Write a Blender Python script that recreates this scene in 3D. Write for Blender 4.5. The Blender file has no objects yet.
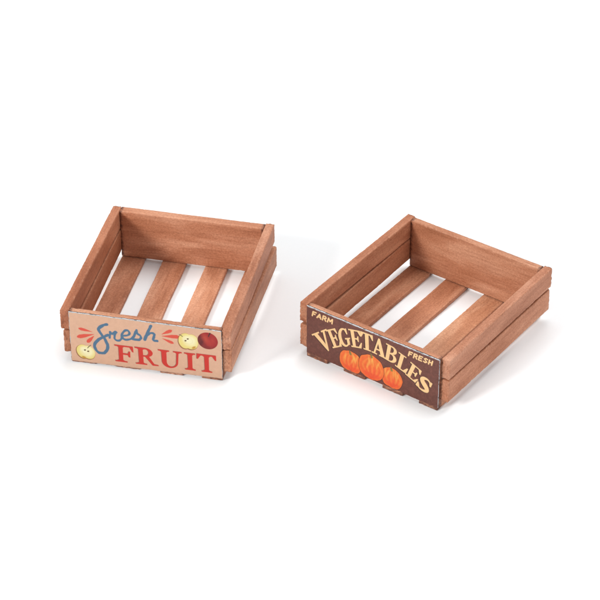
import bpy, math
import numpy as np
from mathutils import Vector, noise

S = 0.001                      # all dimensions below are millimetres
sc = bpy.context.scene
COL = sc.collection

# ------------------------------------------------------------------ camera
cam_d = bpy.data.cameras.new('camera')
cam_d.sensor_width = 36.0
cam_d.lens = 2388.03 / 600 * 36.0
cam_d.clip_start = 0.01
cam_d.clip_end = 50
cam = bpy.data.objects.new('camera', cam_d)
COL.objects.link(cam)
cam.location = (0, 0, 462.53 * S)
cam.rotation_euler = (math.radians(90 - 35.48), 0, 0)
sc.camera = cam

# ------------------------------------------------------------------ world: white studio surround
world = bpy.data.worlds.new('World')
sc.world = world
world.use_nodes = True
bg = world.node_tree.nodes['Background']
bg.inputs['Color'].default_value = (0.985, 0.992, 1.0, 1)
bg.inputs['Strength'].default_value = 0.55

TARGET = Vector((0, 640 * S, 5 * S))
def softbox(name, direction, dist, size, energy, color):
    d = bpy.data.lights.new(name, 'AREA')
    d.shape = 'RECTANGLE'; d.size = size[0]; d.size_y = size[1]
    d.energy = energy; d.color = color
    o = bpy.data.objects.new(name, d)
    COL.objects.link(o)
    v = Vector(direction).normalized()
    o.location = TARGET + v * dist
    o.rotation_euler = (-v).to_track_quat('-Z', 'Y').to_euler()
    return o
softbox('key_softbox', (-1.58, -1.25, 1.08), 1.7, (0.36, 0.36), 22.5, (1.0, 0.985, 0.96))
softbox('top_softbox', (0.25, 0.35, 1.0), 1.5, (1.1, 1.1), 15.5, (1.0, 1.0, 1.0))
softbox('side_softbox', (1.5, -1.0, 0.5), 1.6, (0.7, 0.5), 6.0, (0.98, 0.99, 1.0))

vs = sc.view_settings
vs.view_transform = 'Standard'; vs.look = 'None'
vs.exposure = 0.0; vs.gamma = 1.0; vs.use_curve_mapping = False

# ------------------------------------------------------------------ helpers
def srgb(r, g, b):
    f = lambda c: (c / 255 / 12.92) if c / 255 <= 0.04045 else ((c / 255 + 0.055) / 1.055) ** 2.4
    return (f(r), f(g), f(b))

def nn(nt, t, **kw):
    n = nt.nodes.new(t)
    for k, v in kw.items(): setattr(n, k, v)
    return n

def wood_material(name, axis, tint=(1, 1, 1)):
    """Stained softwood; the grain runs along the object's own axis (0 = x, 1 = y)."""
    m = bpy.data.materials.new(name); m.use_nodes = True
    nt = m.node_tree; L = nt.links
    bsdf = nt.nodes['Principled BSDF']
    tc = nn(nt, 'ShaderNodeTexCoord'); oi = nn(nt, 'ShaderNodeObjectInfo')
    comb = nn(nt, 'ShaderNodeVectorMath', operation='SCALE')
    comb.inputs[0].default_value = (3.1, 1.7, 2.3)
    L.new(oi.outputs['Random'], comb.inputs['Scale'])
    add = nn(nt, 'ShaderNodeVectorMath', operation='ADD')
    L.new(tc.outputs['Object'], add.inputs[0]); L.new(comb.outputs[0], add.inputs[1])
    def mapped(along, across):
        mp = nn(nt, 'ShaderNodeMapping')
        mp.inputs['Scale'].default_value = (along, across, across) if axis == 0 else (across, along, across)
        L.new(add.outputs[0], mp.inputs['Vector'])
        return mp.outputs[0]
    def nz(vec, detail=4, rough=0.6, dist=0.0):
        n = nn(nt, 'ShaderNodeTexNoise'); n.inputs['Scale'].default_value = 1.0
        n.inputs['Detail'].default_value = detail; n.inputs['Roughness'].default_value = rough
        n.inputs['Distortion'].default_value = dist
        L.new(vec, n.inputs['Vector']); return n.outputs['Fac']
    def ramp(fac, stops):
        r = nn(nt, 'ShaderNodeValToRGB'); e = r.color_ramp.elements
        while len(e) < len(stops): e.new(0.5)
        for el, (p, c) in zip(e, stops):
            el.position = p; el.color = (*c, 1)
        L.new(fac, r.inputs['Fac']); return r.outputs['Color']
    def mixc(fac, a, b, mode='MIX'):
        x = nn(nt, 'ShaderNodeMix', data_type='RGBA', blend_type=mode)
        if isinstance(fac, float): x.inputs[0].default_value = fac
        else: L.new(fac, x.inputs[0])
        for s_, i in ((a, 6), (b, 7)):
            if isinstance(s_, tuple): x.inputs[i].default_value = (*s_, 1)
            else: L.new(s_, x.inputs[i])
        return x.outputs[2]
    broad = nz(mapped(25, 110), 3, 0.55, 0.6)
    c = ramp(broad, [(0.33, (0.325, 0.118, 0.055)), (0.50, (0.425, 0.175, 0.092)), (0.67, (0.54, 0.265, 0.158))])
    grain = nz(mapped(70, 1400), 5, 0.65, 0.4)
    c = mixc(0.55, c, ramp(grain, [(0.30, (0.66, 0.58, 0.54)), (0.5, (1, 1, 1)), (0.75, (1.12, 1.14, 1.16))]), 'MULTIPLY')
    speck = nz(mapped(1500, 1900), 3, 0.7)
    c = mixc(0.6, c, ramp(speck, [(0.30, (0.66, 0.58, 0.54)), (0.5, (1, 1, 1)), (0.70, (1.34, 1.42, 1.48))]), 'MULTIPLY')
    # sparse darker fibre marks and knots
    mark = nz(mapped(130, 900), 2, 0.5, 0.2)
    mk = ramp(mark, [(0.71, (0, 0, 0)), (0.80, (0.8, 0.8, 0.8))])
    c = mixc(mk, c, (0.27, 0.075, 0.03))
    # per-piece tone
    rnd = ramp(oi.outputs['Random'], [(0.0, (0.90, 0.87, 0.84)), (0.5, (1, 1, 1)), (1.0, (1.08, 1.08, 1.10))])
    c = mixc(1.0, c, rnd, 'MULTIPLY')
    # arrises rubbed paler; plank ends darkened for glue and painted corner shade
    att = nn(nt, 'ShaderNodeAttribute'); att.attribute_name = 'wear_shade'
    sep = nn(nt, 'ShaderNodeSeparateColor'); L.new(att.outputs['Color'], sep.inputs[0])
    c = mixc(sep.outputs[0], c, (0.60, 0.315, 0.20))
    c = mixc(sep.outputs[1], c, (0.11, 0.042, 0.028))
    c = mixc(1.0, c, oi.outputs['Color'], 'MULTIPLY')      # per-piece tint; darkens the left side slats as painted shade
    L.new(c, bsdf.inputs['Base Color'])
    bsdf.inputs['Roughness'].default_value = 0.62
    bsdf.inputs['Specular IOR Level'].default_value = 0.35
    bump = nn(nt, 'ShaderNodeBump'); bump.inputs['Strength'].default_value = 0.2
    bump.inputs['Distance'].default_value = 0.00012
    hs = nn(nt, 'ShaderNodeMath', operation='ADD')
    L.new(grain, hs.inputs[0]); L.new(speck, hs.inputs[1])
    L.new(hs.outputs[0], bump.inputs['Height']); L.new(bump.outputs[0], bsdf.inputs['Normal'])
    return m

def print_material():
    m = bpy.data.materials.new('printed_card'); m.use_nodes = True
    nt = m.node_tree; b = nt.nodes['Principled BSDF']
    a = nn(nt, 'ShaderNodeAttribute'); a.attribute_name = 'ink'
    nt.links.new(a.outputs['Color'], b.inputs['Base Color'])
    b.inputs['Roughness'].default_value = 0.55
    b.inputs['Specular IOR Level'].default_value = 0.3
    tc = nn(nt, 'ShaderNodeTexCoord'); n = nn(nt, 'ShaderNodeTexNoise'); n.inputs['Scale'].default_value = 1800
    bp = nn(nt, 'ShaderNodeBump'); bp.inputs['Strength'].default_value = 0.25; bp.inputs['Distance'].default_value = 0.00005
    nt.links.new(tc.outputs['Object'], n.inputs['Vector']); nt.links.new(n.outputs['Fac'], bp.inputs['Height'])
    nt.links.new(bp.outputs[0], b.inputs['Normal'])
    return m

def card_edge_material():
    m = bpy.data.materials.new('cut_card_edge'); m.use_nodes = True
    nt = m.node_tree; b = nt.nodes['Principled BSDF']
    tc = nn(nt, 'ShaderNodeTexCoord'); n = nn(nt, 'ShaderNodeTexNoise')
    n.inputs['Scale'].default_value = 700; n.inputs['Detail'].default_value = 5
    r = nn(nt, 'ShaderNodeValToRGB'); e = r.color_ramp.elements
    e[0].position = 0.40; e[0].color = (0.16, 0.15, 0.15, 1)
    e[1].position = 0.50; e[1].color = (0.60, 0.60, 0.63, 1)
    nt.links.new(tc.outputs['Object'], n.inputs['Vector']); nt.links.new(n.outputs['Fac'], r.inputs['Fac'])
    nt.links.new(r.outputs['Color'], b.inputs['Base Color']); b.inputs['Roughness'].default_value = 0.8
    return m

def table_material():
    m = bpy.data.materials.new('white_sweep'); m.use_nodes = True
    nt = m.node_tree; b = nt.nodes['Principled BSDF']
    tc = nn(nt, 'ShaderNodeTexCoord'); n = nn(nt, 'ShaderNodeTexNoise'); n.inputs['Scale'].default_value = 900
    r = nn(nt, 'ShaderNodeValToRGB'); e = r.color_ramp.elements
    e[0].color = (0.870, 0.888, 0.897, 1); e[1].color = (0.890, 0.908, 0.917, 1)
    nt.links.new(tc.outputs['Object'], n.inputs['Vector']); nt.links.new(n.outputs['Fac'], r.inputs['Fac'])
    nt.links.new(r.outputs['Color'], b.inputs['Base Color'])
    b.inputs['Roughness'].default_value = 0.9; b.inputs['Specular IOR Level'].default_value = 0.1
    return m

WOOD_X = wood_material('stained_wood_across', 0)
WOOD_Y = wood_material('stained_wood_along', 1)
PRINT = print_material(); EDGE = card_edge_material()
BACKING = bpy.data.materials.new('dark_rim_strip'); BACKING.use_nodes = True  # dark rear strip of the card rim
BACKING.node_tree.nodes['Principled BSDF'].inputs['Base Color'].default_value = (0.035, 0.026, 0.024, 1)
BACKING.node_tree.nodes['Principled BSDF'].inputs['Roughness'].default_value = 0.7
TABLE = table_material()

def smoothstep(a, b, x):
    t = min(1, max(0, (x - a) / (b - a))); return t * t * (3 - 2 * t)

def plank(name, parent, mat, axis, lo, hi, seed, rough_end=0.22, skew=(0, 0, 0, 0), r=0.22, dark_ends=0.0, wavy=0.035, shade=(1, 1, 1), dark_reach=0.9):
    """One sawn piece of wood from corner lo to corner hi (mm, crate coordinates).
    axis = grain direction. skew = (side shift at start, at end, height shift at start, at end)."""
    c = [(a + b) / 2 for a, b in zip(lo, hi)]
    ex = [b - a for a, b in zip(lo, hi)]
    length = ex[axis]; w = ex[1 - axis]; h = ex[2]
    n = max(8, int(length / 0.55))
    # perimeter of the cross section, rounded corners
    per = []
    def side(p, q, k):
        for i in range(k):
            t = i / k; per.append((p[0] + (q[0] - p[0]) * t, p[1] + (q[1] - p[1]) * t))
    hw, hh = w / 2, h / 2
    kw, kh = max(2, int(w / 0.6)), max(2, int(h / 0.6))
    cor = [(hw - r, hh - r, 0), (-hw + r, hh - r, 90), (-hw + r, -hh + r, 180), (hw - r, -hh + r, 270)]
    for j, (cx, cy, a0) in enumerate(cor):
        for i in range(3):
            a = math.radians(a0 + 45 * i)
            per.append((cx + r * math.cos(a), cy + r * math.sin(a)))
        nx = cor[(j + 1) % 4]
        a1 = math.radians(a0 + 90); s0 = (cx + r * math.cos(a1), cy + r * math.sin(a1))
        s1 = (nx[0] + r * math.cos(a1), nx[1] + r * math.sin(a1))
        k = kw if j % 2 == 0 else kh
        for i in range(1, k):
            t = i / k; per.append((s0[0] + (s1[0] - s0[0]) * t, s0[1] + (s1[1] - s0[1]) * t))
    P = len(per)
    verts = []; wear_shade = []
    so = Vector((seed * 7.31, seed * 3.17, seed * 5.77))
    def vert(t, u, v, endness):
        a = (t - 0.5) * length
        sh = skew[0] * (1 - t) + skew[1] * t; shz = skew[2] * (1 - t) + skew[3] * t
        q = Vector((a, u, v)) + so
        d = noise.noise_vector(q * 0.9) * wavy + noise.noise_vector(q * 1.4) * wavy * 0.55
        low = noise.noise_vector(Vector((a * 0.06, 0, 0)) + so) * 0.14
        u2 = u + d[1] + low[1] + sh; v2 = v + d[2] + low[2] * 0.5 + shz
        # ragged saw cut at both ends
        e = max(smoothstep(0.03, 0.0, t), smoothstep(0.97, 1.0, t))
        cut = noise.noise(Vector((0, u * 1.5, v * 1.5)) + so * (1 if t < .5 else 2)) + 0.7 * noise.noise(Vector((3, u * 4, v * 4)) + so)
        a += e * cut * rough_end * (1 if t > .5 else -1)
        a += d[0] * 0.3
        if abs(u) > hw - r * 1.6 and abs(v) > hh - r * 1.6:      # small bites and dents along the arrises
            bite = max(0.0, noise.noise(q * .8) - .3) * .2 + max(0.0, noise.noise(q * .45 + so) - .3) * .2
            u2 -= bite * math.copysign(1, u); v2 -= bite * .8 * math.copysign(1, v)
        if axis == 0: verts.append((a * S, u2 * S, v2 * S))
        else: verts.append((u2 * S, a * S, v2 * S))
        # wear: how near the vertex is to an arris
        near = (abs(u) / hw > 1 - 1.3 * r / hw) and (abs(v) / hh > 1 - 1.3 * r / hh)
        k = 0.0
        if near or (endness and (abs(u) > hw - .3 or abs(v) > hh - .3)):
            k = max(0.0, noise.noise(q * 1.9) * 1.3 + noise.noise(q * .5) * .5 + 0.12)
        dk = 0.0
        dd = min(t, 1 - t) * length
        if dark_ends: dk = dark_ends * smoothstep(dark_reach, dark_reach * .35, dd) * (0.6 + .9 * noise.noise(q * 1.3))  # dark end bands: glue plus painted corner and contact shade
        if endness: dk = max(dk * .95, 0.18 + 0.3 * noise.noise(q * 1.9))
        wear_shade.append((min(0.5, k * 0.5), min(1, max(0, dk)), 0, 1))
    for i in range(n + 1):
        t = i / n
        for (u, v) in per: vert(t, u, v, False)
    faces = []
    for i in range(n):
        for j in range(P):
            a = i * P + j; b = i * P + (j + 1) % P
            faces.append((a, b, b + P, a + P))
    for end in (0, 1):                             # caps from shrinking rings
        prev = [n * P * end + j for j in range(P)]
        for s_ in (0.86, 0.6, 0.3):
            base = len(verts)
            for (u, v) in per:
                vert(float(end), u * s_, v * s_, True)
            for j in range(P):
                a, b = prev[j], prev[(j + 1) % P]; c_, d_ = base + (j + 1) % P, base + j
                faces.append((a, b, c_, d_) if end else (d_, c_, b, a))
            prev = [base + j for j in range(P)]
        faces.append(tuple(prev) if end else tuple(reversed(prev)))
    if axis == 0: pass
    me = bpy.data.meshes.new(name)
    me.from_pydata(verts, [], faces)
    import bmesh
    bm = bmesh.new(); bm.from_mesh(me); bmesh.ops.recalc_face_normals(bm, faces=bm.faces); bm.to_mesh(me); bm.free()
    at = me.color_attributes.new('wear_shade', 'FLOAT_COLOR', 'POINT')
    at.data.foreach_set('color', np.array(wear_shade, dtype=np.float32).ravel())
    me.polygons.foreach_set('use_smooth', [True] * len(me.polygons))
    me.materials.append(mat)
    o = bpy.data.objects.new(name, me); COL.objects.link(o)
    o.parent = parent; o.location = [v * S for v in c]
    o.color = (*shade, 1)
    return o

# ------------------------------------------------------------------ lettering (signed-distance shapes on the flat card)
def arc(cx, cy, rx, ry, a0, a1, n=14):
    return [(cx + rx * math.cos(math.radians(a0 + (a1 - a0) * i / n)), cy + ry * math.sin(math.radians(a0 + (a1 - a0) * i / n))) for i in range(n + 1)]
def strip(outer, inner): return outer + inner[::-1]
def rect(x0, y0, x1, y1): return [(x0, y0), (x1, y0), (x1, y1), (x0, y1)]

WIDE = {   # wide slab-serif capitals
 'F': [rect(.20, 0, .43, 1), rect(0, .92, .94, 1), rect(0, 0, .66, .075), [(.84, 1), (.97, 1), (1.0, .66), (.94, .66), (.78, .93)],
       rect(.4, .45, .78, .545), [(.74, .68), (.82, .68), (.82, .33), (.74, .33), (.68, .47), (.68, .53)],
       [(.12, .92), (.20, .86), (.43, .86), (.5, .92)], [(.08, .075), (.20, .13), (.43, .13), (.56, .075)]],
 'R': [rect(.15, 0, .35, 1), rect(0, .925, .5, 1), rect(0, 0, .5, .07), strip(arc(.46, .735, .32, .265, 90, -90), arc(.46, .735, .13, .175, 90, -90)),
       rect(.3, .91, .48, 1), rect(.3, .47, .48, .56), [(.40, .52), (.60, .52), (.82, .10), (1, .075), (1, .015), (.74, .0)],
       [(.07, .925), (.15, .87), (.35, .87), (.42, .925)], [(.06, .07), (.15, .12), (.35, .12), (.43, .07)]],
 'U': [rect(0, .925, .47, 1), rect(.64, .925, 1, 1), rect(.13, .33, .35, 1), rect(.775, .33, .865, 1),
       strip(arc(.4975, .335, .3675, .335, 180, 360, 20), arc(.5625, .335, .2125, .245, 180, 360, 20)),
       [(.06, .925), (.13, .87), (.35, .87), (.42, .925)], [(.70, .925), (.775, .87), (.865, .87), (.94, .925)]],
 'I': [rect(.29, 0, .71, 1), rect(0, .925, 1, 1), rect(0, 0, 1, .075), [(.14, .925), (.29, .86), (.71, .86), (.86, .925)], [(.14, .075), (.29, .14), (.71, .14), (.86, .075)]],
 'T': [rect(.39, 0, .62, 1), rect(.03, .91, .97, 1), [(0, .70), (.06, .70), (.22, .92), (.04, 1), (.02, 1)], [(1, .70), (.94, .70), (.78, .92), (.96, 1), (.98, 1)],
       rect(.22, 0, .79, .07), [(.28, .07), (.39, .13), (.62, .13), (.73, .07)], [(.30, .91), (.39, .84), (.62, .84), (.70, .91)]],
}
TALL = {   # tall narrow roman capitals
 'V': [[(.10, .95), (.33, .95), (.60, .22), (.54, -.0), (.48, .0)], [(.70, .95), (.83, .95), (.56, 0), (.46, .0), (.50, .18)], rect(-.02, .93, .46, 1), rect(.60, .93, .98, 1)],
 'E': [rect(.16, 0, .42, 1), rect(0, .93, .90, 1), rect(0, 0, .92, .07), rect(.35, .47, .72, .54), [(.78, 1), (.90, 1), (.95, .70), (.88, .70), (.70, .93)],
       [(.80, 0), (.92, 0), (1, .32), (.92, .32), (.70, .07)], [(.66, .66), (.74, .66), (.74, .35), (.66, .35), (.60, .48), (.60, .53)]],
 'G': [strip(arc(.50, .5, .50, .51, 48, 332, 26), arc(.56, .5, .29, .42, 55, 325, 26)), rect(.70, .08, .92, .42), rect(.56, .39, 1.02, .46), [(.74, .98), (.84, .98), (.86, .66), (.78, .66), (.66, .88)]],
 'T': [rect(.37, 0, .65, 1), rect(.02, .92, .98, 1), [(0, .68), (.07, .68), (.24, .92), (.06, 1), (.02, 1)], [(1, .68), (.93, .68), (.76, .92), (.94, 1), (.98, 1)], rect(.20, 0, .82, .065)],
 'A': [[(.44, 1), (.56, 1), (.90, .03), (.62, .03), (.42, .74)], [(.44, 1), (.50, .88), (.22, .03), (.10, .03)], rect(-.02, 0, .36, .065), rect(.50, 0, 1.02, .065), rect(.25, .28, .70, .36)],
 'B': [rect(.14, 0, .40, 1), rect(0, .935, .52, 1), rect(0, 0, .52, .065), strip(arc(.48, .755, .40, .245, 90, -90), arc(.48, .755, .17, .17, 90, -90)),
       strip(arc(.50, .275, .47, .275, 90, -90), arc(.50, .275, .22, .20, 90, -90)), rect(.36, .47, .52, .56), rect(.36, .93, .52, 1), rect(.36, 0, .54, .07)],
 'L': [rect(.18, 0, .46, 1), rect(0, .935, .64, 1), rect(0, 0, .94, .07), [(.80, 0), (.94, 0), (1.02, .36), (.93, .36), (.68, .07)]],
}
S_SPINE = [(.80, .80, .055), (.66, .92, .07), (.46, .955, .09), (.27, .88, .13), (.20, .74, .17), (.30, .61, .19), (.52, .49, .21), (.74, .36, .19), (.82, .22, .16), (.70, .09, .11), (.48, .04, .075), (.28, .07, .06), (.14, .18, .05)]

def bilin(quad, u, v):       # quad TL, TR, BR, BL ; v up
    (a, b), (c, d), (e, f), (g, h) = quad
    tx, ty = a + (c - a) * u, b + (d - b) * u
    bx, by = g + (e - g) * u, h + (f - h) * u
    return (bx + (tx - bx) * v, by + (ty - by) * v)

def sd_poly(X, Y, pts):
    d = np.full(X.shape, 1e9); s = np.ones(X.shape)
    n = len(pts)
    for i in range(n):
        x0, y0 = pts[i]; x1, y1 = pts[i - 1]
        ex, ey = x1 - x0, y1 - y0; wx, wy = X - x0, Y - y0
        t = np.clip((wx * ex + wy * ey) / max(ex * ex + ey * ey, 1e-12), 0, 1)
        d = np.minimum(d, (wx - ex * t) ** 2 + (wy - ey * t) ** 2)
        c1 = Y >= y0; c2 = Y < y1; c3 = ex * wy > ey * wx
        flip = (c1 & c2 & c3) | (~c1 & ~c2 & ~c3)
        s = np.where(flip, -s, s)
    return s * np.sqrt(d)

def spline(pts, k=6):
    out = []
    p = [pts[0]] + list(pts) + [pts[-1]]
    for i in range(1, len(p) - 2):
        for j in range(k):
            t = j / k
            q = []
            for a in range(len(pts[0])):
                p0, p1, p2, p3 = p[i - 1][a], p[i][a], p[i + 1][a], p[i + 2][a]
                q.append(0.5 * (2 * p1 + (p2 - p0) * t + (2 * p0 - 5 * p1 + 4 * p2 - p3) * t * t + (3 * p1 - p0 - 3 * p2 + p3) * t ** 3))
            out.append(tuple(q))
    out.append(tuple(pts[-1]))
    return out

def sd_stroke(X, Y, pts):    # pts (x, y, radius)
    d = np.full(X.shape, 1e9)
    for (x0, y0, r0), (x1, y1, r1) in zip(pts[:-1], pts[1:]):
        ex, ey = x1 - x0, y1 - y0
        t = np.clip(((X - x0) * ex + (Y - y0) * ey) / max(ex * ex + ey * ey, 1e-12), 0, 1)
        d = np.minimum(d, np.hypot(X - x0 - ex * t, Y - y0 - ey * t) - (r0 + (r1 - r0) * t))
    return d

def sd_ell(X, Y, cx, cy, rx, ry, rot=0):
    a = math.radians(rot); x = (X - cx) * math.cos(a) + (Y - cy) * math.sin(a); y = -(X - cx) * math.sin(a) + (Y - cy) * math.cos(a)
    k = np.sqrt((x / rx) ** 2 + (y / ry) ** 2)
    return (k - 1) * min(rx, ry)

def sd_glyph(X, Y, polys, quad):
    d = np.full(X.shape, 1e9)
    for pg in polys:
        d = np.minimum(d, sd_poly(X, Y, [bilin(quad, u, v) for u, v in pg]))
    return d

def cov(sd, soft=0.13): return np.clip(0.5 - sd / soft, 0, 1)

rng = np.random.default_rng(4)
def vnoise(X, Y, f, seed):
    r = np.random.default_rng(seed); g = r.random((64, 64))
    x = X * f + 5; y = Y * f + 5
    xi = np.floor(x).astype(int); yi = np.floor(y).astype(int); fx = x - xi; fy = y - yi
    fx = fx * fx * (3 - 2 * fx); fy = fy * fy * (3 - 2 * fy)
    G = lambda a, b: g[a % 64, b % 64]
    return (G(xi, yi) * (1 - fx) + G(xi + 1, yi) * fx) * (1 - fy) + (G(xi, yi + 1) * (1 - fx) + G(xi + 1, yi + 1) * fx) * fy

class Art:
    def __init__(s, w, z0, z1, color, step=0.09):
        s.nx = int(w / step) + 1; s.nz = int((z1 - z0) / step) + 1
        s.xs = np.linspace(0, w, s.nx); s.zs = np.linspace(z0, z1, s.nz)
        s.X, s.Y = np.meshgrid(s.xs, s.zs)
        s.C = np.empty(s.X.shape + (3,)); s.C[:] = srgb(*color)
        s.w, s.z0, s.z1 = w, z0, z1
    def paint(s, mask, color):
        c = np.array(srgb(*color)); s.C += (c - s.C) * mask[..., None]
    def mottle(s, amt, seed):
        n = (vnoise(s.X, s.Y, 1.1, seed) - .5) * .9 + (vnoise(s.X, s.Y, 3.5, seed + 1) - .5) * .7 + (rng.random(s.X.shape) - .5) * .9
        s.C *= (1 + amt * n)[..., None]
    def worn_rim(s, seed, color, sides):
        d = np.full(s.X.shape, 9.)
        if 't' in sides: d = np.minimum(d, s.z1 - s.Y - sides['t'])
        if 'b' in sides: d = np.minimum(d, s.Y - s.z0 - sides['b'])
        if 'l' in sides: d = np.minimum(d, s.X - sides['l'])
        if 'r' in sides: d = np.minimum(d, s.w - s.X - sides['r'])
        n = (vnoise(s.X, s.Y, 1.6, seed) - .45) * .35 + (vnoise(s.X, s.Y, 4.5, seed + 3) - .5) * .25
        s.paint(np.clip(0.5 - (d - n * .6) / .12, 0, 1), color)

# ---- fruit label
def fruit_art():
    A = Art(50, 0.4, 19.8, (222, 176, 147)); X, Y = A.X, A.Y
    RED = (208, 52, 42); BLUE = (80, 114, 142)
    A.mottle(0.07, 11)
    for ch, q in [('F', [(14.74, 9.25), (21.0, 9.25), (20.9, 2.6), (14.85, 2.6)]), ('R', [(21.4, 9.4), (28.9, 9.45), (29.1, 2.75), (21.6, 2.65)]),
                  ('U', [(29.1, 9.6), (36.9, 9.65), (36.4, 2.75), (29.4, 2.75)]), ('I', [(37.7, 9.7), (41.3, 9.75), (41.3, 2.95), (37.85, 2.95)]),
                  ('T', [(41.6, 9.95), (48.2, 10.0), (48.0, 3.0), (42.0, 2.95)])]:
        d = sd_glyph(X + .16, Y - .10, WIDE[ch], q); A.paint(cov(d) * .75, (96, 44, 44))
        d = sd_glyph(X, Y, WIDE[ch], q); A.paint(cov(d), RED)
    strokes = [
     [(12.5, 16.75), (11.28, 16.25), (9.82, 14.75), (10.0, 13.61), (10.91, 11.98), (11.74, 10.72), (12.4, 8.65), (12.21, 6.83), (11.24, 5.36), (9.9, 5.07), (8.77, 5.68), (8.08, 7.17), (8.43, 8.9), (9.67, 10.4), (11.22, 11.63), (12.76, 12.66)],
     [(13.3, 11.7), (13.45, 12.8), (13.55, 14.0)], [(13.55, 13.9), (14.15, 13.2), (15.1, 14.35), (15.75, 14.05)],
     [(15.6, 14.1), (15.0, 13.1), (14.85, 11.9), (15.4, 11.1), (16.3, 11.0), (17.0, 11.6), (17.6, 12.5)],
     [(17.5, 13.1), (19.2, 13.55), (19.95, 14.5), (19.4, 15.45), (18.3, 15.1), (17.4, 13.6), (17.55, 12.2), (18.66, 11.75), (20.33, 12.35), (21.4, 13.7), (22.29, 16.1)],
     [(22.29, 16.1), (22.5, 14.7), (23.5, 13.95), (23.55, 12.9), (22.7, 12.3), (20.8, 12.3)],
     [(27.1, 18.4), (26.24, 16.53), (24.9, 12.8)], [(24.9, 12.8), (25.6, 14.4), (26.69, 15.5), (27.8, 15.6), (28.1, 14.9), (27.65, 13.4), (28.0, 12.8), (28.9, 12.85)]]
    wig = (vnoise(X, Y, 1.3, 31) - .5) * .22
    for st, r in zip(strokes, (.53, .38, .34, .37, .41, .43, .52, .43)):
        A.paint(cov(sd_stroke(X, Y, [(a, b, r) for a, b in spline(st)]) + wig), BLUE)
    for (a, b), (c, d), r in [((3.4, 13.75), (7.5, 13.1), .62), ((2.8, 10.45), (8.1, 12.2), .80), ((5.9, 8.9), (8.1, 11.6), .70),
                              ((33.6, 17.6), (30.5, 15.7), .66), ((36.0, 15.55), (30.5, 15.0), .78), ((34.0, 12.85), (30.7, 14.1), .60)]:
        pts = [(a, b, r * .6), (a + (c - a) * .12, b + (d - b) * .12, r * .92), (a + (c - a) * .4, b + (d - b) * .4, r * .85), (a + (c - a) * .75, b + (d - b) * .75, r * .4), (c, d, .06)]
        A.paint(cov(sd_stroke(X, Y, pts)), (221, 84, 66))
    # halved apples: skin line, pale flesh, core, pips, stalk
    for cx, cy, rx, ry, rot, pips, stalk, tail in [
        (5.05, 4.75, 3.05, 2.85, 12, [(4.75, 5.45), (5.8, 5.1)], [(5.7, 6.4), (6.1, 7.0), (6.8, 7.7)], (4.3, 2.5)),
        (39.2, 14.25, 3.25, 3.2, -6, [(38.25, 14.4), (39.0, 15.2)], [(37.3, 15.9), (36.8, 16.3), (36.3, 16.5)], (40.9, 12.1))]:
        wv = (vnoise(X, Y, .5, 8) - .5) * .5
        a0 = math.atan2(tail[1] - cy, tail[0] - cx)
        body = np.minimum(sd_ell(X, Y, cx - rx * .28, cy + .05, rx * .74, ry * .96, rot), sd_ell(X, Y, cx + rx * .28, cy - .05, rx * .74, ry * .94, rot)) + wv * .3
        low = np.minimum(sd_ell(X + .18, Y + .22, cx - rx * .28, cy + .05, rx * .74, ry * .96, rot), sd_ell(X + .18, Y + .22, cx + rx * .28, cy - .05, rx * .74, ry * .94, rot)) + wv * .3
        A.paint(cov(low - .05) * .85, (134, 78, 44)); A.paint(cov(body - .02) * .6, (188, 150, 70))
        A.paint(cov(body + .10), (238, 218, 132))
        A.paint(cov(sd_ell(X, Y, cx + .5, cy + .25, rx * .66, ry * .62, rot) + wv, 1.6) * .85, (250, 243, 200))
        A.paint(cov(sd_ell(X, Y, cx - .9, cy + .9, rx * .3, ry * .35, rot), .7) * .4, (251, 247, 214))
        A.paint(cov(np.abs(sd_ell(X, Y, cx, cy + .2, rx * .42, ry * .36, rot)) - .02, .5) * .25, (205, 175, 80))
        A.paint(cov(sd_ell(X, Y, tail[0], tail[1], .75, .4, math.degrees(a0) + 90), .3) * .9, (196, 140, 42))
        for px, py in pips: A.paint(cov(sd_ell(X, Y, px, py, .36, .27, 20)), (92, 52, 22))
        A.paint(cov(sd_stroke(X, Y, [(a, b, .13) for a, b in stalk])), (92, 88, 66))
    # whole red apple, painted
    cx, cy = 45.5, 15.45
    d = sd_ell(X, Y, cx, cy, 3.25, 3.22) + (vnoise(X, Y, .4, 5) - .5) * .15
    m = cov(d); A.paint(m, (160, 34, 36))
    A.paint(m * cov(sd_ell(X, Y, cx - 2.6, cy - .4, 1.5, 2.8, 15), 1.6) * .85, (88, 28, 32))
    A.paint(m * cov(sd_ell(X, Y, cx + .1, cy - 2.9, 3.0, .9), 1.0) * .6, (120, 44, 40))
    A.paint(m * cov(sd_ell(X, Y, cx - .7, cy + .6, .8, 1.7, 25), 1.3) * .55, (208, 84, 62))
    A.paint(m * cov(sd_ell(X, Y, cx + 1.5, cy + .1, .8, 1.8, -10), 1.3) * .45, (200, 66, 54))
    st = vnoise(np.arctan2(Y - cy - 2, X - cx) * 9, np.zeros_like(X), 1.0, 77)
    A.paint(m * np.clip((st - .62) * 2, 0, 1) * .10, (214, 96, 72))
    A.paint(cov(sd_stroke(X, Y, [(45.8, 17.2, .16), (45.95, 17.8, .15), (46.3, 18.55, .22)])), (56, 34, 32))
    A.worn_rim(3, (186, 186, 184), {'t': .16, 'l': .12, 'b': -.02, 'r': .02})
    A.worn_rim(9, (92, 84, 84), {'t': -.05, 'l': -.02, 'b': .03, 'r': -.03})
    return A

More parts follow.
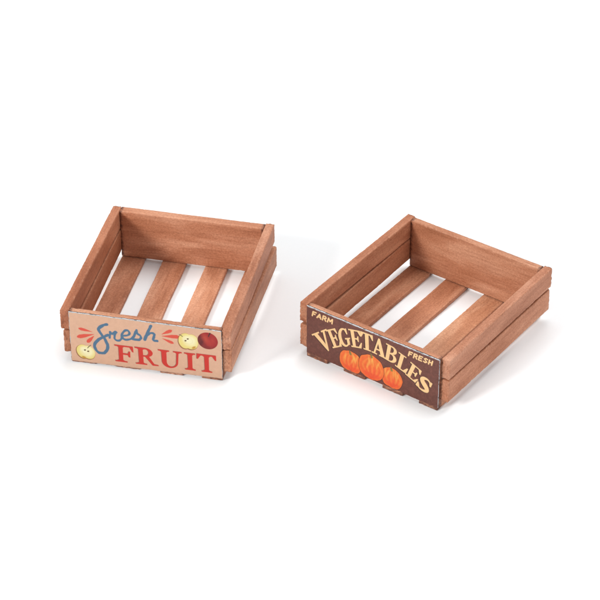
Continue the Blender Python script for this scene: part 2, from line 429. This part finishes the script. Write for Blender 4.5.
# ---- vegetable label
SMALL = {
 'F': [[(.1, 0), (.1, 1), (.9, 1)], [(.1, .52), (.7, .52)]],
 'A': [[(0, 0), (.5, 1), (1, 0)], [(.22, .3), (.8, .3)]],
 'R': [[(.1, 0), (.1, 1), (.7, 1), (.9, .78), (.7, .5), (.15, .5)], [(.5, .5), (.95, 0)]],
 'M': [[(.02, 0), (.1, 1), (.5, .3), (.9, 1), (.98, 0)]],
 'E': [[(.9, 1), (.1, 1), (.1, 0), (.9, 0)], [(.1, .52), (.75, .52)]],
 'S': [[(.9, .9), (.5, 1), (.15, .78), (.5, .52), (.88, .25), (.5, 0), (.1, .12)]],
 'H': [[(.1, 0), (.1, 1)], [(.9, 0), (.9, 1)], [(.1, .5), (.9, .5)]],
}
def small_word(A, word, x0, x1, z0, z1, slant, color):
    n = len(word); wts = [1.25 if c == 'M' else 1.0 for c in word]; tot = sum(wts); gap = .26
    x = x0; W = (x1 - x0)
    for c, wt in zip(word, wts):
        cw = W * wt / tot
        for st in SMALL[c]:
            A_pts = [(x + gap * cw / 2 + u * cw * (1 - gap) + slant * (v - .5), z0 + v * (z1 - z0), .245) for u, v in st]
            A.paint(cov(sd_stroke(A.X, A.Y, A_pts)), color)
        x += cw

def pumpkin(A, cx, cy, rx, ry, seed, stem, lobes):
    X, Y = A.X, A.Y
    d = np.full(X.shape, 9.)
    n = (vnoise(X, Y, .9, seed) - .5) * .25
    A_d = np.minimum(sd_ell(X, Y, cx, cy, rx * .93, ry), np.minimum(sd_ell(X, Y, cx - rx * .34, cy - .1, rx * .66, ry * .92), sd_ell(X, Y, cx + rx * .34, cy - .1, rx * .66, ry * .92))) + n
    m = cov(A_d); A.paint(cov(A_d - .22) * .6, (70, 34, 26)); A.paint(m, (244, 110, 50))
    A.paint(m * cov(sd_ell(X, Y, cx + .3, cy - ry * .55, rx * .8, ry * .55), 2.2) * .6, (250, 86, 54))
    for f in lobes:                                # ribs drawn as curved ink lines
        pts = [(cx + rx * f * math.sin(math.pi * t) * 1.0 + (stem[0] - cx) * (1 - t), cy + ry * (.86 - 1.78 * t), .10 + .12 * math.sin(math.pi * t)) for t in np.linspace(0, 1, 11)]
        A.paint(m * cov(sd_stroke(X, Y, pts), .5) * .4, (226, 74, 40))
        pts2 = [(a + .42, b, r * 1.6) for a, b, r in pts[1:8]]
        A.paint(m * cov(sd_stroke(X, Y, pts2), .7) * .45, (255, 164, 72))
    for k in range(5):
        r = np.random.default_rng(seed + k); px, py = cx + rx * r.uniform(-.65, .6), cy + ry * r.uniform(.15, .65)
        A.paint(m * cov(sd_ell(X, Y, px, py, .22, 1.1, r.uniform(-25, 25)), .6) * .6, (255, 200, 96))
    A.paint(m * cov(np.abs(A_d + .2) - .12, .4) * .35, (250, 150, 60))
    A.paint(cov(sd_stroke(X, Y, [(stem[0] + .3, stem[1] - 1.0, .42), (stem[0], stem[1], .27)])), (142, 126, 62))
    A.paint(cov(sd_stroke(X, Y, [(stem[0] + .1, stem[1] - .6, .10), (stem[0] - .1, stem[1], .08)])), (84, 76, 42))

def veg_art():
    A = Art(50.2, 1.2, 19.8, (112, 65, 54)); X, Y = A.X, A.Y
    CREAM = (253, 208, 150)
    A.mottle(0.30, 21)
    sp_ = vnoise(X, Y, 4.2, 91); A.paint(np.clip((sp_ - .72) * 3, 0, 1) * .35, (150, 88, 84)); A.paint(np.clip((.25 - sp_) * 3, 0, 1) * .35, (70, 40, 34))
    small_word(A, 'FARM', 1.9, 10.3, 16.75, 18.45, .35, CREAM)
    small_word(A, 'FRESH', 38.6, 47.9, 16.75, 18.4, .35, CREAM)
    Q = [('V', [(1.98, 9.3), (7.69, 13.9), (10.4, 7.0), (6.6, 3.9)]), ('E', [(7.35, 13.2), (11.3, 15.7), (14.0, 9.7), (10.25, 7.3)]),
         ('G', [(11.5, 15.6), (15.8, 17.6), (17.3, 11.2), (13.4, 9.1)]), ('E', [(15.95, 17.4), (20.9, 18.55), (21.5, 12.0), (17.4, 10.95)]),
         ('T', [(20.5, 18.5), (25.4, 18.75), (25.6, 12.25), (21.1, 12.0)]), ('A', [(25.2, 18.7), (30.3, 18.4), (30.5, 11.8), (25.2, 12.15)]),
         ('B', [(30.4, 17.95), (35.3, 17.4), (34.2, 11.0), (29.6, 11.8)]), ('L', [(35.2, 16.6), (39.7, 15.3), (38.2, 9.3), (33.9, 10.7)]),
         ('E', [(39.7, 14.75), (44.3, 12.7), (41.9, 7.2), (37.8, 9.1)])]
    for ch, q in Q:
        d = sd_glyph(X, Y, TALL[ch], q); d2 = sd_glyph(X + .30, Y + .2, TALL[ch], q)
        A.paint(cov(d2 - .06, .25) * .85, (48, 25, 24))
    for ch, q in Q:
        A.paint(cov(sd_glyph(X, Y, TALL[ch], q) - .02), CREAM)
    qs = [(43.9, 11.7), (48.6, 9.7), (46.3, 4.6), (41.3, 6.6)]
    sp = [(*bilin(qs, u, v), r * 4.3) for u, v, r in spline(S_SPINE)]
    sp2 = [[bilin(qs, u, v) for u, v in [(.74, .97), (.88, .97), (.92, .64), (.82, .64), (.70, .84)]], [bilin(qs, u, v) for u, v in [(.05, .38), (.14, .36), (.34, .10), (.20, .02), (.06, .06)]]]
    for dx, dy, col, k, g in ((.30, .2, (48, 25, 24), .85, .06), (0, 0, CREAM, 1, .0)):
        d = sd_stroke(X + dx, Y + dy, sp)
        for pg in sp2: d = np.minimum(d, sd_poly(X + dx, Y + dy, pg))
        A.paint(cov(d - g) * k, col)
    pumpkin(A, 17.2, 5.0, 4.25, 4.1, 40, (16.75, 8.9), (-.72, -.3, .2, .62))
    pumpkin(A, 32.9, 5.35, 3.95, 3.85, 50, (32.45, 9.3), (-.62, -.15, .35, .75))
    pumpkin(A, 25.05, 6.1, 4.75, 4.75, 60, (24.8, 11.2), (-.75, -.38, 0, .4, .76))
    A.mottle(0.10, 61)
    A.worn_rim(5, (190, 188, 190), {'t': .20, 'r': -.04, 'l': -.08})
    A.worn_rim(15, (60, 46, 46), {'t': -.06, 'l': .0, 'r': -.04})
    return A

def label_card(parent, art, thick, seed, label, cut=None):
    nx, nz = art.nx, art.nz; X, Z = art.X.copy(), art.Y.copy()
    if cut:                                       # lower border cut slightly out of true
        zb = cut[0] + (cut[1] - cut[0]) * X / art.w
        Z = np.where(Z < 2.4, 2.4 - (2.4 - Z) * (2.4 - zb) / (2.4 - art.z0), Z)
    # uneven scissor cut along the border
    def wob(v, k): return np.array([noise.noise(Vector((a * .25, k, seed))) * .16 + noise.noise(Vector((a * 1.3, k + 5, seed))) * .07 for a in v])
    Z[-1] += wob(art.xs, 1); Z[0] += wob(art.xs, 2); X[:, 0] += wob(art.zs, 3); X[:, -1] += wob(art.zs, 4)
    Z[-2] = np.minimum(Z[-2], Z[-1] - .02); Z[-3] = np.minimum(Z[-3], Z[-1] - .04); Z[-4] = np.minimum(Z[-4], Z[-1] - .06)
    Z[1] = np.maximum(Z[1], Z[0] + .02); Z[2] = np.maximum(Z[2], Z[0] + .04); Z[3] = np.maximum(Z[3], Z[0] + .06)
    for k in (1, 2, 3):
        X[:, k] = np.maximum(X[:, k], X[:, 0] + .02 * k); X[:, -1 - k] = np.minimum(X[:, -1 - k], X[:, -1] - .02 * k)
    Yv = np.zeros_like(X)
    V = np.stack([X, Yv, Z], -1).reshape(-1, 3) * S
    idx = np.arange(nx * nz).reshape(nz, nx)
    F = np.stack([idx[:-1, :-1], idx[:-1, 1:], idx[1:, 1:], idx[1:, :-1]], -1).reshape(-1, 4)
    border = np.concatenate([idx[0, :], idx[1:, -1], idx[-1, -2::-1], idx[-2:0:-1, 0]])
    Bf = V[border]
    rings = []
    Vall = [V]; base = len(V); nb = len(border)
    for k, yy in enumerate((0.55 * thick, thick)):
        R = Bf.copy(); R[:, 1] = yy * S
        Vall.append(R); rings.append(np.arange(base, base + nb)); base += nb
    faces = F.tolist(); mats = [0] * len(F)
    fr = np.arange(len(V), len(V) + nb)
    Vall.insert(1, Bf.copy())                     # split so that the ink stays on the face
    rings = [fr, rings[0] + nb, rings[1] + nb]
    for a, b in zip(rings[:-1], rings[1:]):
        for i in range(nb):
            j = (i + 1) % nb; faces.append([int(a[j]), int(a[i]), int(b[i]), int(b[j])]); mats.append(1 if a is rings[0] else 2)
    faces.append([int(v) for v in rings[-1][::-1]]); mats.append(1)
    Vn = np.concatenate(Vall)
    me = bpy.data.meshes.new('label_card'); me.from_pydata(Vn.tolist(), [], faces)
    me.materials.append(PRINT); me.materials.append(EDGE); me.materials.append(BACKING)
    me.polygons.foreach_set('material_index', mats)
    col = np.ones((len(Vn), 4), np.float32); col[:len(V), :3] = np.clip(art.C.reshape(-1, 3) * 0.655, 0, 1)
    at = me.color_attributes.new('ink', 'FLOAT_COLOR', 'POINT'); at.data.foreach_set('color', col.ravel())
    o = bpy.data.objects.new('label_card', me); COL.objects.link(o); o.parent = parent; o['label'] = label
    return o

# ------------------------------------------------------------------ setting
def ground():
    me = bpy.data.meshes.new('tabletop')
    me.from_pydata([(-6, -4, 0), (6, -4, 0), (6, 8, 0), (-6, 8, 0)], [], [(0, 1, 2, 3)])
    me.materials.append(TABLE)
    o = bpy.data.objects.new('tabletop', me); COL.objects.link(o); o['kind'] = 'structure'
ground()

# ------------------------------------------------------------------ crates
SIDE_SHADE = [(.87, .78, .73), (.80, .70, .63), (.98, .98, 1.02), (1.0, 1.02, 1.04)]  # left pair darker: shade of the inner wall put into the tint
def crate(label, loc, rot, W, L, art, card_label, seed, yf, skews, back_thick=2.4, back_drop=0.0, cut=None, tip=0.12, stain_shade=.75, slat_shades=((1, 1, 1),) * 4, rz=11.1):
    root = bpy.data.objects.new('crate', None); COL.objects.link(root)
    root.empty_display_size = 0.02
    root.location = (loc[0] * S, loc[1] * S, 0); root.rotation_euler = (0, 0, math.radians(rot))
    root['label'] = label; root['category'] = 'crate'; root['group'] = 'small wooden produce crates'
    H = 19.87; ts = 2.95; tz = 1.5; th = 0.5
    g = .10
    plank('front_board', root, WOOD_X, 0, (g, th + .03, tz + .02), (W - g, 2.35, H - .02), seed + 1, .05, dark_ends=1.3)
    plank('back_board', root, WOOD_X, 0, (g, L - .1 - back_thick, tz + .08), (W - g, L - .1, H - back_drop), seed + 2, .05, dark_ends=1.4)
    k = W / 50
    xs = [(.09, 8.16), (14.4, 22.58), (29.39, 37.07), (43.11, 49.9)]
    for i, (a, b) in enumerate(xs):
        plank('bottom_slat', root, WOOD_Y, 1, (a * k, tip + .1 * (i % 2), .06), (b * k, L - .1, tz), seed + 3 + i, .12, r=.2, dark_ends=stain_shade, wavy=.03, dark_reach=back_thick + .9, shade=slat_shades[i])  # slat ends: brown tab colour plus painted shade under the boards
    for i, (side, up) in enumerate(((-1, 1), (-1, 0), (1, 1), (1, 0))):
        x0, x1 = (-ts, -.02) if side < 0 else (W + .02, W + ts)
        z0, z1 = (12.6, H + .02) if up else ((3.9, 12.2) if side < 0 else (3.64, rz))
        dy0, dy1, sk = skews[i]
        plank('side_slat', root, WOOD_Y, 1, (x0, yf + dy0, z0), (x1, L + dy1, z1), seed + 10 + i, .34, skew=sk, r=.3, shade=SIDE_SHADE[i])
    label_card(root, art, th, seed, card_label, cut)
    return root

crate('reddish brown slatted crate with a tan fresh fruit label picturing apples', (-73.53, 614.69), -12.26, 50, 62.55, fruit_art(),
      'tan card label reading fresh FRUIT with halved and whole apples', 3, .5,
      [(0, -.5, (0, 0, 0, 0)), (.5, -.9, (.5, .1, -.7, 0)), (0, .0, (0, 0, 0, 0)), (.3, .3, (.0, .6, .1, -.9))], 3.1, .15, (.6, 1.25), .4, 1.1, ((1.05, 1.04, 1.04), (1.15, 1.18, 1.2), (1.24, 1.36, 1.42), (1, 1, 1)), 11.7)
crate('reddish brown slatted crate with a dark brown farm fresh vegetables label and pumpkins', (2.17, 618.1), -35.46, 50.2, 62.73, veg_art(),
      'dark brown card label reading FARM FRESH VEGETABLES over three pumpkins', 33, .9,
      [(-.4, .3, (0, 0, 0, 0)), (-.5, -.3, (.2, 0, -.8, 0)), (.5, .4, (0, 0, 0, 0)), (.6, -.2, (-.1, .0, 0, .0))], tip=-.05, stain_shade=1.5, slat_shades=((1.08, 1.07, 1.04), (1.14, 1.15, 1.15), (1.26, 1.37, 1.38), (1, 1, 1)), rz=11.75)
